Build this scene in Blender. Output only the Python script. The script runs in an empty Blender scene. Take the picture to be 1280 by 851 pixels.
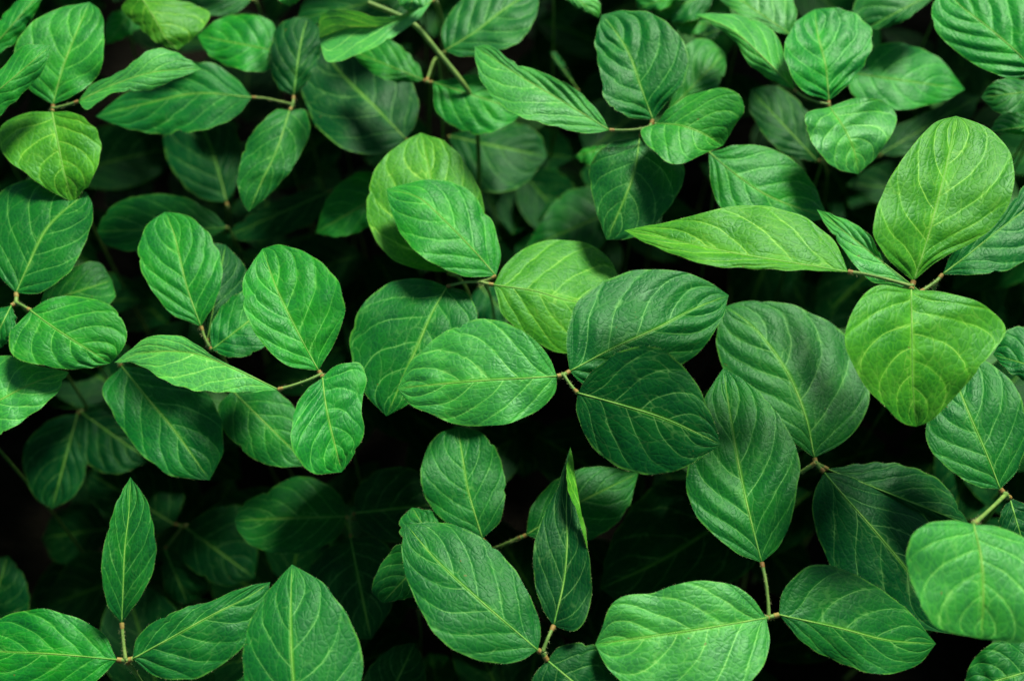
import bpy, math, random
import numpy as np
from mathutils import Vector
R = math.radians
sc = bpy.context.scene
COL = sc.collection

# ------------------------------------------------------------------ camera
W0, H0 = 1280.0, 851.0            # size of the photograph the outlines were measured on
LENS, PITCH, DIST, ZC = 50.0, 60.0, 0.90, 0.62
FPX = W0 * LENS / 36.0
FWD = np.array([0.0, math.cos(R(PITCH)), -math.sin(R(PITCH))])
RGT = np.array([1.0, 0.0, 0.0])
UPV = np.cross(RGT, FWD)
EYE = np.array([0.0, 0.0, ZC]) - FWD * DIST
cam_d = bpy.data.cameras.new('camera')
cam = bpy.data.objects.new('camera', cam_d)
COL.objects.link(cam)
cam.location = EYE
cam.rotation_euler = (R(90 - PITCH), 0, 0)
cam_d.lens = LENS
cam_d.sensor_width = 36.0
cam_d.clip_start = 0.02
cam_d.clip_end = 200.0
cam_d.dof.use_dof = True
cam_d.dof.focus_distance = 0.875
cam_d.dof.aperture_fstop = 5.0
sc.camera = cam


def unproj(px, z):
    """points (n,2) measured on the photo + real heights (n,) -> world points (n,3)"""
    px = np.asarray(px, float)
    z = np.asarray(z, float)
    d = FWD[None, :] + RGT[None, :] * ((px[:, 0] - W0 / 2) / FPX)[:, None] - UPV[None, :] * ((px[:, 1] - H0 / 2) / FPX)[:, None]
    t = (z - EYE[2]) / d[:, 2]
    return EYE[None, :] + d * t[:, None]


def proj(p):
    q = np.asarray(p, float) - EYE
    f = q @ FWD
    return W0 / 2 + FPX * (q @ RGT) / f, H0 / 2 - FPX * (q @ UPV) / f


def spline(pts, n, dense=24):
    """centripetal Catmull-Rom through pts, resampled to n points by arc length"""
    P = np.asarray(pts, float)
    if len(P) > 2:
        P0 = 2 * P[0] - P[1]
        P1 = 2 * P[-1] - P[-2]
        Q = np.vstack([P0, P, P1])
        out = []
        for i in range(1, len(Q) - 2):
            p0, p1, p2, p3 = Q[i - 1], Q[i], Q[i + 1], Q[i + 2]
            t0 = 0.0
            t1 = t0 + max(np.linalg.norm(p1 - p0), 1e-9) ** 0.5
            t2 = t1 + max(np.linalg.norm(p2 - p1), 1e-9) ** 0.5
            t3 = t2 + max(np.linalg.norm(p3 - p2), 1e-9) ** 0.5
            t = np.linspace(t1, t2, dense, endpoint=False)[:, None]
            A1 = (t1 - t) / (t1 - t0) * p0 + (t - t0) / (t1 - t0) * p1
            A2 = (t2 - t) / (t2 - t1) * p1 + (t - t1) / (t2 - t1) * p2
            A3 = (t3 - t) / (t3 - t2) * p2 + (t - t2) / (t3 - t2) * p3
            B1 = (t2 - t) / (t2 - t0) * A1 + (t - t0) / (t2 - t0) * A2
            B2 = (t3 - t) / (t3 - t1) * A2 + (t - t1) / (t3 - t1) * A3
            out.append((t2 - t) / (t2 - t1) * B1 + (t - t1) / (t2 - t1) * B2)
        out.append(P[-1:])
        P = np.vstack(out)
    s = np.concatenate([[0], np.cumsum(np.linalg.norm(np.diff(P, axis=0), axis=1))])
    s /= s[-1]
    u = np.linspace(0, 1, n)
    return np.stack([np.interp(u, s, P[:, k]) for k in range(P.shape[1])], 1)


# ------------------------------------------------------------------ node helpers
class NT:
    def __init__(s, mat):
        s.t = mat.node_tree
        s.t.nodes.clear()

    def n(s, kind, **kw):
        o = s.t.nodes.new(kind)
        for k, v in kw.items():
            setattr(o, k, v)
        return o

    def lk(s, a, b):
        s.t.links.new(a, b)

    def put(s, sock, v):
        if isinstance(v, bpy.types.NodeSocket):
            s.lk(v, sock)
        else:
            sock.default_value = v

    def m(s, op, a, b=0.0, c=None):
        o = s.n('ShaderNodeMath', operation=op)
        s.put(o.inputs[0], a)
        s.put(o.inputs[1], b)
        if c is not None:
            s.put(o.inputs[2], c)
        return o.outputs[0]

    def ramp(s, x, lo, hi, a=0.0, b=1.0):
        o = s.n('ShaderNodeMapRange', interpolation_type='SMOOTHSTEP')
        s.put(o.inputs[0], x)
        for i, v in enumerate((lo, hi, a, b)):
            s.put(o.inputs[1 + i], v)
        return o.outputs[0]

    def mix(s, f, a, b, mode='MIX'):
        o = s.n('ShaderNodeMix', data_type='RGBA', blend_type=mode)
        s.put(o.inputs[0], f)
        s.put(o.inputs[6], a)
        s.put(o.inputs[7], b)
        return o.outputs[2]

    def noise(s, vec, scale, detail=3.0, rough=0.5):
        o = s.n('ShaderNodeTexNoise')
        s.put(o.inputs['Vector'], vec)
        o.inputs['Scale'].default_value = scale
        o.inputs['Detail'].default_value = detail
        o.inputs['Roughness'].default_value = rough
        return o.outputs['Fac']

    def voro(s, vec, scale, rnd=1.0):
        o = s.n('ShaderNodeTexVoronoi', feature='DISTANCE_TO_EDGE')
        s.put(o.inputs['Vector'], vec)
        o.inputs['Scale'].default_value = scale
        o.inputs['Randomness'].default_value = rnd
        return o.outputs['Distance']


def new_mat(name):
    m = bpy.data.materials.new(name)
    m.use_nodes = True
    return m, NT(m)


NV = 5.3          # pairs of lateral veins


def leaf_material():
    m, t = new_mat('leaf')
    uvn = t.n('ShaderNodeUVMap', uv_map='UVMap')
    sep = t.n('ShaderNodeSeparateXYZ')
    t.lk(uvn.outputs[0], sep.inputs[0])
    u = sep.outputs[0]
    sv = t.m('MULTIPLY_ADD', sep.outputs[1], 2.0, -1.0)
    met = t.n('ShaderNodeUVMap', uv_map='metric').outputs[0]          # centimetres on the blade
    info = t.n('ShaderNodeObjectInfo')
    # wander of the veins
    wob = t.m('MULTIPLY', t.m('SUBTRACT', t.noise(met, 0.4, 1.0), 0.5), 0.055)
    av = t.m('ABSOLUTE', sv)
    av2 = t.m('MULTIPLY', av, av)
    side = t.m('MULTIPLY', t.m('SIGN', sv), 0.05)
    s = t.m('SUBTRACT', u, t.m('MULTIPLY', av, 0.30))
    s = t.m('SUBTRACT', s, t.m('MULTIPLY', av2, 0.10))
    s = t.m('ADD', t.m('ADD', s, wob), side)
    fr = t.m('FRACT', t.m('MULTIPLY_ADD', s, NV, 0.5))
    d = t.m('DIVIDE', t.m('ABSOLUTE', t.m('SUBTRACT', fr, 0.5)), NV)     # distance to a lateral vein, leaf lengths
    lw = t.m('MULTIPLY_ADD', av, -0.0022, 0.0060)
    lat = t.m('SUBTRACT', 1.0, t.ramp(d, t.m('MULTIPLY', lw, 0.35), lw))
    lat = t.m('MULTIPLY', lat, t.ramp(s, -0.09, -0.05))
    lat = t.m('MULTIPLY', lat, t.m('SUBTRACT', 1.0, t.ramp(av, 0.70, 0.99, 0.0, 0.8)))
    lat = t.m('MULTIPLY', lat, t.ramp(t.noise(met, 0.45, 2.0), 0.3, 0.62, 0.30, 1.0))
    halo = t.m('SUBTRACT', 1.0, t.ramp(d, 0.0, 0.026))
    halo = t.m('MULTIPLY', halo, t.ramp(s, -0.12, -0.02))
    mid = t.m('SUBTRACT', 1.0, t.ramp(av, 0.012, 0.05))
    midhalo = t.m('SUBTRACT', 1.0, t.ramp(av, 0.0, 0.22))
    # tertiary net
    warp = t.n('ShaderNodeVectorMath', operation='ADD')
    nz = t.n('ShaderNodeTexNoise')
    t.lk(met, nz.inputs['Vector'])
    nz.inputs['Scale'].default_value = 1.6
    sub = t.n('ShaderNodeVectorMath', operation='SCALE')
    t.lk(nz.outputs['Color'], sub.inputs[0])
    sub.inputs['Scale'].default_value = 0.35
    t.lk(met, warp.inputs[0])
    t.lk(sub.outputs[0], warp.inputs[1])
    lad = t.n('ShaderNodeCombineXYZ')
    t.put(lad.inputs[0], t.m('MULTIPLY_ADD', s, NV * 1.05, t.m('MULTIPLY', info.outputs['Random'], 40.0)))
    t.put(lad.inputs[1], t.m('MULTIPLY', sv, 4.6))
    lw_ = t.n('ShaderNodeVectorMath', operation='ADD')
    t.lk(lad.outputs[0], lw_.inputs[0])
    t.lk(sub.outputs[0], lw_.inputs[1])
    v1 = t.voro(lw_.outputs[0], 1.0, 0.85)
    v2 = t.voro(warp.outputs[0], 2.7)
    ter = t.m('SUBTRACT', 1.0, t.ramp(v1, 0.010, 0.048))
    ter2 = t.m('SUBTRACT', 1.0, t.ramp(v2, 0.015, 0.085))
    blot = t.noise(met, 0.55, 4.0, 0.6)
    fine = t.noise(met, 7.0, 4.0, 0.6)
    # colour
    base = info.outputs['Color']
    hsv = t.n('ShaderNodeHueSaturation')
    t.put(hsv.inputs['Hue'], t.m('MULTIPLY_ADD', blot, -0.05, 0.525))
    t.put(hsv.inputs['Value'], t.m('ADD', t.m('MULTIPLY_ADD', blot, 1.1, 0.36), t.m('MULTIPLY_ADD', fine, 0.22, -0.11)))
    t.put(hsv.inputs['Saturation'], 1.0)
    t.put(hsv.inputs['Color'], base)
    c = hsv.outputs[0]
    lite = t.mix(1.0, base, (2.7, 1.85, 1.0, 1), 'MULTIPLY')
    pale = t.mix(0.36, t.mix(1.0, base, (6.0, 2.35, 3.0, 1), 'MULTIPLY'), (0.22, 0.42, 0.10, 1))
    yel = t.mix(0.6, lite, (0.12, 0.33, 0.035, 1))
    c = t.mix(t.m('MULTIPLY', t.m('MAXIMUM', halo, midhalo), t.ramp(blot, 0.28, 0.75, 0.1, 0.6)), c, lite)
    near = t.m('MULTIPLY', t.m('ADD', t.m('MAXIMUM', halo, midhalo), 0.35), t.ramp(blot, 0.30, 0.66))
    c = t.mix(t.m('MULTIPLY', ter, t.m('MULTIPLY', near, 0.66)), c, pale)
    c = t.mix(t.m('MULTIPLY', ter2, 0.30), c, lite)
    c = t.mix(t.m('MULTIPLY', lat, 0.92), c, pale)
    c = t.mix(t.m('MULTIPLY', mid, 0.9), c, yel)
    rim = t.ramp(av, 0.955, 0.985)
    rim = t.m('MULTIPLY', rim, t.ramp(t.noise(met, 1.2, 2.0), 0.35, 0.6))
    c = t.mix(t.m('MULTIPLY', rim, 0.6), c, yel)
    # small pale flecks and pin-prick holes of wear
    fl = t.m('MULTIPLY', t.ramp(t.noise(met, 11.0, 1.0), 0.77, 0.82), t.ramp(t.noise(met, 0.5, 1.0), 0.5, 0.62))
    c = t.mix(t.m('MULTIPLY', fl, 0.55), c, (0.30, 0.36, 0.10, 1))
    sp = t.m('MULTIPLY', t.ramp(t.noise(met, 2.3, 2.0), 0.735, 0.76), t.ramp(t.noise(met, 0.3, 1.0), 0.52, 0.60))
    c = t.mix(t.m('MULTIPLY', sp, 0.75), c, (0.10, 0.085, 0.02, 1))
    # under side paler
    geo = t.n('ShaderNodeNewGeometry')
    cb = t.mix(0.35, c, (0.10, 0.26, 0.075, 1))
    cc = t.mix(geo.outputs['Backfacing'], c, cb)
    # relief
    hgt = t.m('MULTIPLY', t.ramp(d, 0.0, 0.035), 0.42)
    hgt = t.m('ADD', hgt, t.m('MULTIPLY', t.ramp(v1, 0.0, 0.16), 0.17))
    hgt = t.m('ADD', hgt, t.m('MULTIPLY', t.ramp(v2, 0.0, 0.26), 0.17))
    hgt = t.m('ADD', hgt, t.m('MULTIPLY', fine, 0.04))
    hgt = t.m('SUBTRACT', hgt, t.m('MULTIPLY', mid, 0.4))
    bmp = t.n('ShaderNodeBump')
    bmp.inputs['Strength'].default_value = 0.45
    bmp.inputs['Distance'].default_value = 0.0011
    t.lk(hgt, bmp.inputs['Height'])
    p = t.n('ShaderNodeBsdfPrincipled')
    t.lk(cc, p.inputs['Base Color'])
    t.lk(bmp.outputs[0], p.inputs['Normal'])
    t.put(p.inputs['Roughness'], t.m('MULTIPLY_ADD', blot, 0.34, 0.28))
    t.lk(info.outputs['Alpha'], p.inputs['Specular IOR Level'])
    p.inputs['Specular Tint'].default_value = (0.50, 1.0, 0.60, 1)
    tr = t.n('ShaderNodeBsdfTranslucent')
    t.lk(t.mix(1.0, cc, (1.7, 1.25, 0.45, 1), 'MULTIPLY'), tr.inputs[0])
    t.lk(bmp.outputs[0], tr.inputs['Normal'])
    ms = t.n('ShaderNodeMixShader')
    ms.inputs[0].default_value = 0.26
    t.lk(p.outputs[0], ms.inputs[1])
    t.lk(tr.outputs[0], ms.inputs[2])
    o = t.n('ShaderNodeOutputMaterial')
    t.lk(ms.outputs[0], o.inputs[0])
    return m


def stalk_material(name, ca, cb, node_col=None):
    m, t = new_mat(name)
    tc = t.n('ShaderNodeTexCoord').outputs['Object']
    f = t.noise(tc, 90.0, 3.0)
    c = t.mix(t.ramp(f, 0.35, 0.7), ca, cb)
    p = t.n('ShaderNodeBsdfPrincipled')
    t.lk(c, p.inputs['Base Color'])
    p.inputs['Roughness'].default_value = 0.55
    p.inputs['Specular IOR Level'].default_value = 0.2
    b = t.n('ShaderNodeBump')
    b.inputs['Strength'].default_value = 0.4
    b.inputs['Distance'].default_value = 0.0006
    t.lk(t.noise(tc, 900.0, 2.0), b.inputs['Height'])
    t.lk(b.outputs[0], p.inputs['Normal'])
    o = t.n('ShaderNodeOutputMaterial')
    t.lk(p.outputs[0], o.inputs[0])
    return m


def soil_material():
    m, t = new_mat('soil')
    tc = t.n('ShaderNodeTexCoord').outputs['Object']
    f = t.noise(tc, 9.0, 8.0, 0.65)
    g = t.noise(tc, 60.0, 6.0, 0.6)
    c = t.mix(t.ramp(f, 0.3, 0.7), (0.006, 0.006, 0.0045, 1), (0.014, 0.013, 0.009, 1))
    c = t.mix(t.ramp(g, 0.55, 0.75), c, (0.02, 0.018, 0.012, 1))
    p = t.n('ShaderNodeBsdfPrincipled')
    t.lk(c, p.inputs['Base Color'])
    p.inputs['Roughness'].default_value = 0.95
    p.inputs['Specular IOR Level'].default_value = 0.05
    b = t.n('ShaderNodeBump')
    b.inputs['Distance'].default_value = 0.02
    t.lk(t.m('ADD', f, t.m('MULTIPLY', g, 0.3)), b.inputs['Height'])
    t.lk(b.outputs[0], p.inputs['Normal'])
    o = t.n('ShaderNodeOutputMaterial')
    t.lk(p.outputs[0], o.inputs[0])
    return m


M_LEAF = leaf_material()
M_RIB = stalk_material('midrib', (0.075, 0.25, 0.03, 1), (0.15, 0.32, 0.055, 1))
M_STALK = stalk_material('stalk', (0.075, 0.17, 0.03, 1), (0.14, 0.24, 0.05, 1))
M_NODE = stalk_material('joint', (0.17, 0.10, 0.025, 1), (0.24, 0.20, 0.05, 1))
M_HAIR = stalk_material('hair', (0.30, 0.40, 0.16, 1), (0.38, 0.40, 0.18, 1))
M_SOIL = soil_material()

# leaf colours (base colour of the blade; the darkest has shade mixed in)
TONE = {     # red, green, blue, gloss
    'd': (0.0020, 0.058, 0.0125, 0.10),      # mature deep green, darkened further to deepen shade among low leaves
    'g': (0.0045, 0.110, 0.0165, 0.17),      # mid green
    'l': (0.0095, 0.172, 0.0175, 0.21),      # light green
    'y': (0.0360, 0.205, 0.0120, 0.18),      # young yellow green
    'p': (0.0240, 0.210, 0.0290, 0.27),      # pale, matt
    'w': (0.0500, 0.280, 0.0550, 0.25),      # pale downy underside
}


# ------------------------------------------------------------------ mesh building
def mesh_obj(name, verts, faces, mats, parent=None, mat_idx=None, uv=None, uv2=None, smooth=True):
    me = bpy.data.meshes.new(name)
    me.from_pydata([tuple(v) for v in verts], [], faces)
    for m in mats:
        me.materials.append(m)
    if uv is not None:
        li = np.empty(len(me.loops), dtype=np.int32)
        me.loops.foreach_get('vertex_index', li)
        l1 = me.uv_layers.new(name='UVMap')
        l1.data.foreach_set('uv', np.asarray(uv, np.float32)[li].ravel())
        l2 = me.uv_layers.new(name='metric')
        l2.data.foreach_set('uv', np.asarray(uv2, np.float32)[li].ravel())
    if mat_idx is not None:
        me.polygons.foreach_set('material_index', np.asarray(mat_idx, np.int32))
    me.polygons.foreach_set('use_smooth', np.full(len(me.polygons), smooth, dtype=bool))
    me.update()
    o = bpy.data.objects.new(name, me)
    COL.objects.link(o)
    if parent is not None:
        o.parent = parent
        o.matrix_parent_inverse = parent.matrix_basis.inverted()
    return o


def tube(path, radii, sides=8):
    """rounded tube along world points; returns verts, faces"""
    P = np.asarray(path, float)
    n = len(P)
    T = np.gradient(P, axis=0)
    T /= np.linalg.norm(T, axis=1)[:, None] + 1e-12
    ref = np.array([0.31, 0.87, 0.38])
    V, F = [], []
    for i in range(n):
        a = np.cross(T[i], ref)
        a /= np.linalg.norm(a) + 1e-12
        b = np.cross(T[i], a)
        for k in range(sides):
            w = 2 * math.pi * k / sides
            V.append(P[i] + radii[i] * (a * math.cos(w) + b * math.sin(w)))
    for i in range(n - 1):
        for k in range(sides):
            F.append((i * sides + k, i * sides + (k + 1) % sides, (i + 1) * sides + (k + 1) % sides, (i + 1) * sides + k))
    c0, c1 = len(V), len(V) + 1
    V.append(P[0])
    V.append(P[-1])
    for k in range(sides):
        F.append((c0, (k + 1) % sides, k))
        F.append((c1, (n - 1) * sides + k, (n - 1) * sides + (k + 1) % sides))
    return V, F


def add_hairs(V, F, M, roots, dirs, ln, rng, mi, wd=0.00004):
    for p, d in zip(roots, dirs):
        d = d / (np.linalg.norm(d) + 1e-12)
        L = ln * rng.uniform(0.5, 1.3)
        s = np.cross(d, np.array([rng.uniform(-1, 1), rng.uniform(-1, 1), rng.uniform(-1, 1)]))
        s /= np.linalg.norm(s) + 1e-12
        s = s * wd
        i = len(V)
        V.extend([p - s, p + s, p + d * L])
        F.append((i, i + 1, i + 2))
        M.append(mi)


NU, NW = 60, 15      # stations along the midrib, and from midrib to each margin


def sm(a):
    a = np.clip(a, 0, 1)
    return a * a * (3 - 2 * a)


def wave(x, rng, n=3, lo=1.0, hi=4.0):
    r = np.zeros_like(x)
    for k in range(n):
        r += math.sin(0) + np.sin(x * rng.uniform(lo, hi) * 2 * math.pi + rng.uniform(0, 6.28)) / n
    return r


def blade(parent, B, T, a, b, H, h, m, tone, arch, curl, pucker, seed, hairs, part='leaflet'):
    rng = random.Random(seed)
    mid = spline([B] + list(m) + [T], NU) if m else spline([B, (np.add(B, T) / 2).tolist(), T], NU)
    ea = spline([B] + list(a) + [T], NU)
    eb = spline([B] + list(b) + [T], NU)
    uu = np.linspace(0, 1, NU)
    hB, hT, ha, hb = h
    zmid = (H + hB + (hT - hB) * uu + arch * 4 * uu * (1 - uu)) * 0.01
    lenpx = np.sum(np.linalg.norm(np.diff(mid, axis=0), axis=1))
    vv = np.concatenate([-np.linspace(1, 0, NW + 1), np.linspace(0, 1, NW + 1)[1:]])   # -1..1
    nv = len(vv)
    wa = np.linalg.norm(ea - mid, axis=1)
    wb = np.linalg.norm(eb - mid, axis=1)
    # small irregularities of the margin, and here and there a nick
    ja = wave(uu, rng, 4, 2, 9) * 1.5 * sm(uu * 8) * sm((1 - uu) * 8)
    jb = wave(uu, rng, 4, 2, 9) * 1.5 * sm(uu * 8) * sm((1 - uu) * 8)
    for jj in (ja, jb):
        for _ in range(rng.choice((0, 0, 0, 1, 1, 2))):
            jj -= rng.uniform(1.2, 3.6) * np.exp(-((uu - rng.uniform(.3, .92)) / rng.uniform(.010, .022)) ** 2)
    ea = ea + (ea - mid) * (ja / np.maximum(wa, 6))[:, None]
    eb = eb + (eb - mid) * (jb / np.maximum(wb, 6))[:, None]
    sa = wa / max(wa.max(), 1e-6)
    sb = wb / max(wb.max(), 1e-6)
    PX = np.zeros((NU, nv, 2))
    Z = np.zeros((NU, nv))
    la, lb = wave(uu, rng, 3, 0.8, 2.6), wave(uu, rng, 3, 0.8, 2.6)
    pw = 0.75 + 0.7 * wave(uu, rng, 3, 0.6, 2.5)
    for j, v in enumerate(vv):
        av = abs(v)
        e, s_, hh, lw = (ea, sa, ha, la) if v < 0 else (eb, sb, hb, lb)
        PX[:, j] = mid + (e - mid) * av
        sv = uu - 0.30 * av - 0.10 * av * av + (0.05 if v > 0 else -0.05)
        fr = np.mod(sv * NV + 0.5, 1.0) - 0.5                       # 0 on a lateral vein
        bulge = np.cos(fr * 2 * math.pi) * -0.5 + 0.5
        win = sm(av * 5) * sm((1 - av) * 4) * sm(uu * 7) * sm((1 - uu) * 6)
        Z[:, j] = zmid + 0.01 * (hh * s_ * av + curl * s_ * av * av + pucker ** 1.7 * 0.060 * (bulge - 0.5) * win * pw
                                 + 0.42 * lw * s_ * av * av)
    Z += 0.01 * 0.05 * wave(uu, rng, 2, 2, 5)[:, None]
    P = unproj(PX.reshape(-1, 2), Z.ravel()).reshape(NU, nv, 3)
    V = [p for p in P.reshape(-1, 3)]
    F, M = [], []
    for i in range(NU - 1):
        for j in range(nv - 1):
            q = (i * nv + j, i * nv + j + 1, (i + 1) * nv + j + 1, (i + 1) * nv + j)
            F.append(q)
            M.append(0)
    # make the upper face point up
    c = P[NU // 2, NW]
    n_ = np.cross(P[NU // 2, NW + 2] - P[NU // 2, NW - 2], P[NU // 2 + 2, NW] - P[NU // 2 - 2, NW])
    if n_ @ (EYE - c) < 0:
        F = [f[::-1] for f in F]
    k0 = len(COVER_V)
    G = P[::4, ::3]
    COVER_V.extend(map(tuple, G.reshape(-1, 3)))
    gu, gv = G.shape[:2]
    COVER_F.extend((k0 + i * gv + j, k0 + i * gv + j + 1, k0 + (i + 1) * gv + j + 1, k0 + (i + 1) * gv + j) for i in range(gu - 1) for j in range(gv - 1))
    # metric coordinates in centimetres
    L = np.concatenate([[0], np.cumsum(np.linalg.norm(np.diff(P[:, NW], axis=0), axis=1))]) * 100
    uv = np.zeros((NU, nv, 2))
    uv2 = np.zeros((NU, nv, 2))
    off = np.array([rng.uniform(0, 60), rng.uniform(0, 60)])
    for j, v in enumerate(vv):
        uv[:, j, 0] = uu
        uv[:, j, 1] = v * 0.5 + 0.5
        wcm = np.linalg.norm(P[:, j] - P[:, NW], axis=1) * 100
        uv2[:, j, 0] = L + off[0]
        uv2[:, j, 1] = np.sign(v) * wcm + off[1]
    uv = uv.reshape(-1, 2).tolist()
    uv2 = uv2.reshape(-1, 2).tolist()
    if hairs:
        roots, dirs = [], []
        for e, inn in ((0, 1), (nv - 1, nv - 2)):
            for i in range(2, NU - 1):
                for _ in range(2):
                    w = rng.random()
                    p = P[i, e] * w + P[i - 1, e] * (1 - w)
                    d = P[i, e] - P[i, inn]
                    d = d / (np.linalg.norm(d) + 1e-9) + np.array([rng.uniform(-.5, .5) for _ in range(3)]) + (P[i, e] - P[i - 1, e]) / (np.linalg.norm(P[i, e] - P[i - 1, e]) + 1e-9) * 0.5
                    roots.append(p)
                    dirs.append(d)
        nf = len(V)
        add_hairs(V, F, M, roots, dirs, 0.0008, rng, 1, 0.00004)
        uv += [[0, 0.5]] * (len(V) - nf)
        uv2 += [[0, 0]] * (len(V) - nf)
    o = mesh_obj(part, V, F, [M_LEAF, M_HAIR], parent, M, uv, uv2)
    k = rng.uniform(0.9, 1.1)
    t_ = TONE[tone]
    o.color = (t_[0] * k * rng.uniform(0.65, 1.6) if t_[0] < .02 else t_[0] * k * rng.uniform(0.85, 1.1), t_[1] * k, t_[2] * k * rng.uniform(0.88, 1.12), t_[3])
    if part != 'leaflet':
        return o, P
    # raised midrib: a thin tapering cord lying in the crease
    rp = P[:, NW].copy()
    nn = np.cross(np.gradient(rp, axis=0), P[:, NW + 1] - P[:, NW - 1])
    nn /= np.linalg.norm(nn, axis=1)[:, None] + 1e-12
    nn *= np.sign(nn @ np.array([0, -0.3, 1.0]))[:, None]
    rp = rp - nn * 0.00005
    idx = list(range(0, NU - 3, 2))
    rr = [0.00050 * (1 - i / NU) ** 0.8 + 0.00010 for i in idx]
    tv, tf = tube(rp[idx], rr, 6)
    r = mesh_obj('midrib', tv, tf, [M_RIB], o)
    return o, P


COVER_V, COVER_F = [], []


GROUP = 'soybean leaves of the canopy'
_seed = [100]


def F(B, T, a, b, h=(0, -1, .6, .6), m=None, t='g', arch=.6, curl=-.25, pk=1.0, H=None, part='leaflet'):
    return dict(B=B, T=T, a=a, b=b, h=h, m=m, t=t, arch=arch, curl=curl, pk=pk, H=H, part=part)


def stalk(parent, name, pts, rads, hair=True, seed=1, joint=False):
    """pts: list of world points, rads metres"""
    n = max(16, 8 * len(pts))
    D = spline(pts, 200)
    tt = np.linspace(0, 1, n) ** 1.7
    P = np.stack([np.interp(tt, np.linspace(0, 1, 200), D[:, k]) for k in range(3)], 1)
    cl = np.concatenate([[0], np.cumsum(np.linalg.norm(np.diff(P, axis=0), axis=1))])
    rr = np.interp(tt, np.linspace(0, 1, len(rads)), rads)
    V, Fc = tube(P, rr, 9)
    V = list(V)
    M = [0] * len(Fc)
    if joint:        # the swollen brownish joint at the near end covers the first rings
        M = [1 if (i // 9 < n - 1 and cl[i // 9] < 0.0030) else 0 for i in range(len(Fc))]
        rr[cl < 0.003] *= 1.2
        V, Fc = tube(P, rr, 9)
        V = list(V)
    if hair:
        rng = random.Random(seed)
        roots, dirs = [], []
        for i in range(1, n):
            seg = np.linalg.norm(P[i] - P[i - 1])
            if cl[i] > 0.03:
                break
            for _ in range(min(14, int(seg / 0.0003))):
                w = rng.random()
                d = np.array([rng.gauss(0, 1), rng.gauss(0, 1), rng.gauss(0, 1)])
                tg = (P[i] - P[i - 1]) / (seg + 1e-9)
                d -= tg * (d @ tg)
                d /= np.linalg.norm(d) + 1e-9
                roots.append(P[i] * w + P[i - 1] * (1 - w) + d * rr[i] * 0.95)
                dirs.append(d + 0.4 * tg)
        add_hairs(V, Fc, M, roots, dirs, 0.0017, rng, 2, 0.00007)
    return mesh_obj(name, V, Fc, [M_STALK, M_NODE, M_HAIR], parent, M)


def w1(p, z):
    return unproj([p], [z * 0.01])[0]


def zz(z):
    return z if z > 57 else max(16.0, 57 - (57 - z) * 1.7 - max(0.0, 50 - z) * 0.9)


def C(label, H, node, leaves, rachis=None, via=None, hairs=True, thick=0.0012, group=GROUP, lean=None, kind='leaf'):
    """one compound leaf: an Empty at the foot of its stalk, leaflets, rachis and stalk as parts"""
    _seed[0] += 17
    H = zz(H)
    sd = _seed[0]
    rng = random.Random(sd)
    N = w1(node, H)
    thick = thick * 0.88
    # stalk: leaves the joint away from the eye, then turns down to the soil
    pts = [N]
    if via:
        for (p, z) in via:
            pts.append(w1(p, zz(z)))
    else:
        d = (N - EYE) / np.linalg.norm(N - EYE)
        lx = lean if lean is not None else rng.uniform(-0.02, 0.02)
        pts.append(N + d * 0.05 + np.array([lx * 0.4, 0.004, -0.012]))
        pts.append(N + d * 0.12 + np.array([lx, 0.006, -0.06]))
    q = pts[-1]
    pts.append(np.array([q[0] + rng.uniform(-.01, .01), q[1] + 0.015, q[2] * 0.45]))
    foot = np.array([q[0] + rng.uniform(-.015, .015), q[1] + 0.015, -0.005])
    pts.append(foot)
    e = bpy.data.objects.new('soybean_' + ('leaf' if kind == 'leaf' else 'shoot'), None)
    COL.objects.link(e)
    e.location = (foot[0], foot[1], 0)
    e.empty_display_size = 0.02
    e['label'] = label
    e['category'] = kind
    if group:
        e['group'] = group
    bpy.context.view_layer.update()
    for k, l in enumerate(leaves):
        HH = H if l['H'] is None else l['H']
        blade(e, l['B'], l['T'], l['a'], l['b'], HH, l['h'], l['m'], l['t'], l['arch'], l['curl'], l['pk'], sd * 31 + k, hairs, l['part'])
        if l['part'] != 'leaflet':
            continue
        # little stalk of the leaflet
        zb = HH + l['h'][0]
        b0 = w1(l['B'], zb)
        if rachis and k == rachis[0]:
            rp = [b0] + [w1(p, zz(z)) for p, z in rachis[1]] + [N]
            stalk(e, 'rachis', rp, [thick * 1.05, thick * .8, thick * .8, thick * 1.0], hairs, sd + k, True)
        elif np.linalg.norm(b0 - N) > 0.0015 and np.linalg.norm(b0 - N) < 0.035:
            stalk(e, 'petiolule', [b0, (b0 + N) / 2 - np.array([0, 0, .0006]), N], [thick * 1.05, thick * 1.15, thick * 1.0], hairs, sd + k + 5, True)
    stalk(e, 'stalk', pts, [thick * 1.1, thick * .95, thick, thick * 1.2, thick * 1.7], hairs, sd, kind == 'leaf')
    return e

# ------------------------------------------------------------------ the leaves, measured on the photograph (pixels) with real heights (cm)
# F(base, tip, one margin, other margin, h=(base, tip, rise of margin a, rise of margin b))

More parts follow.
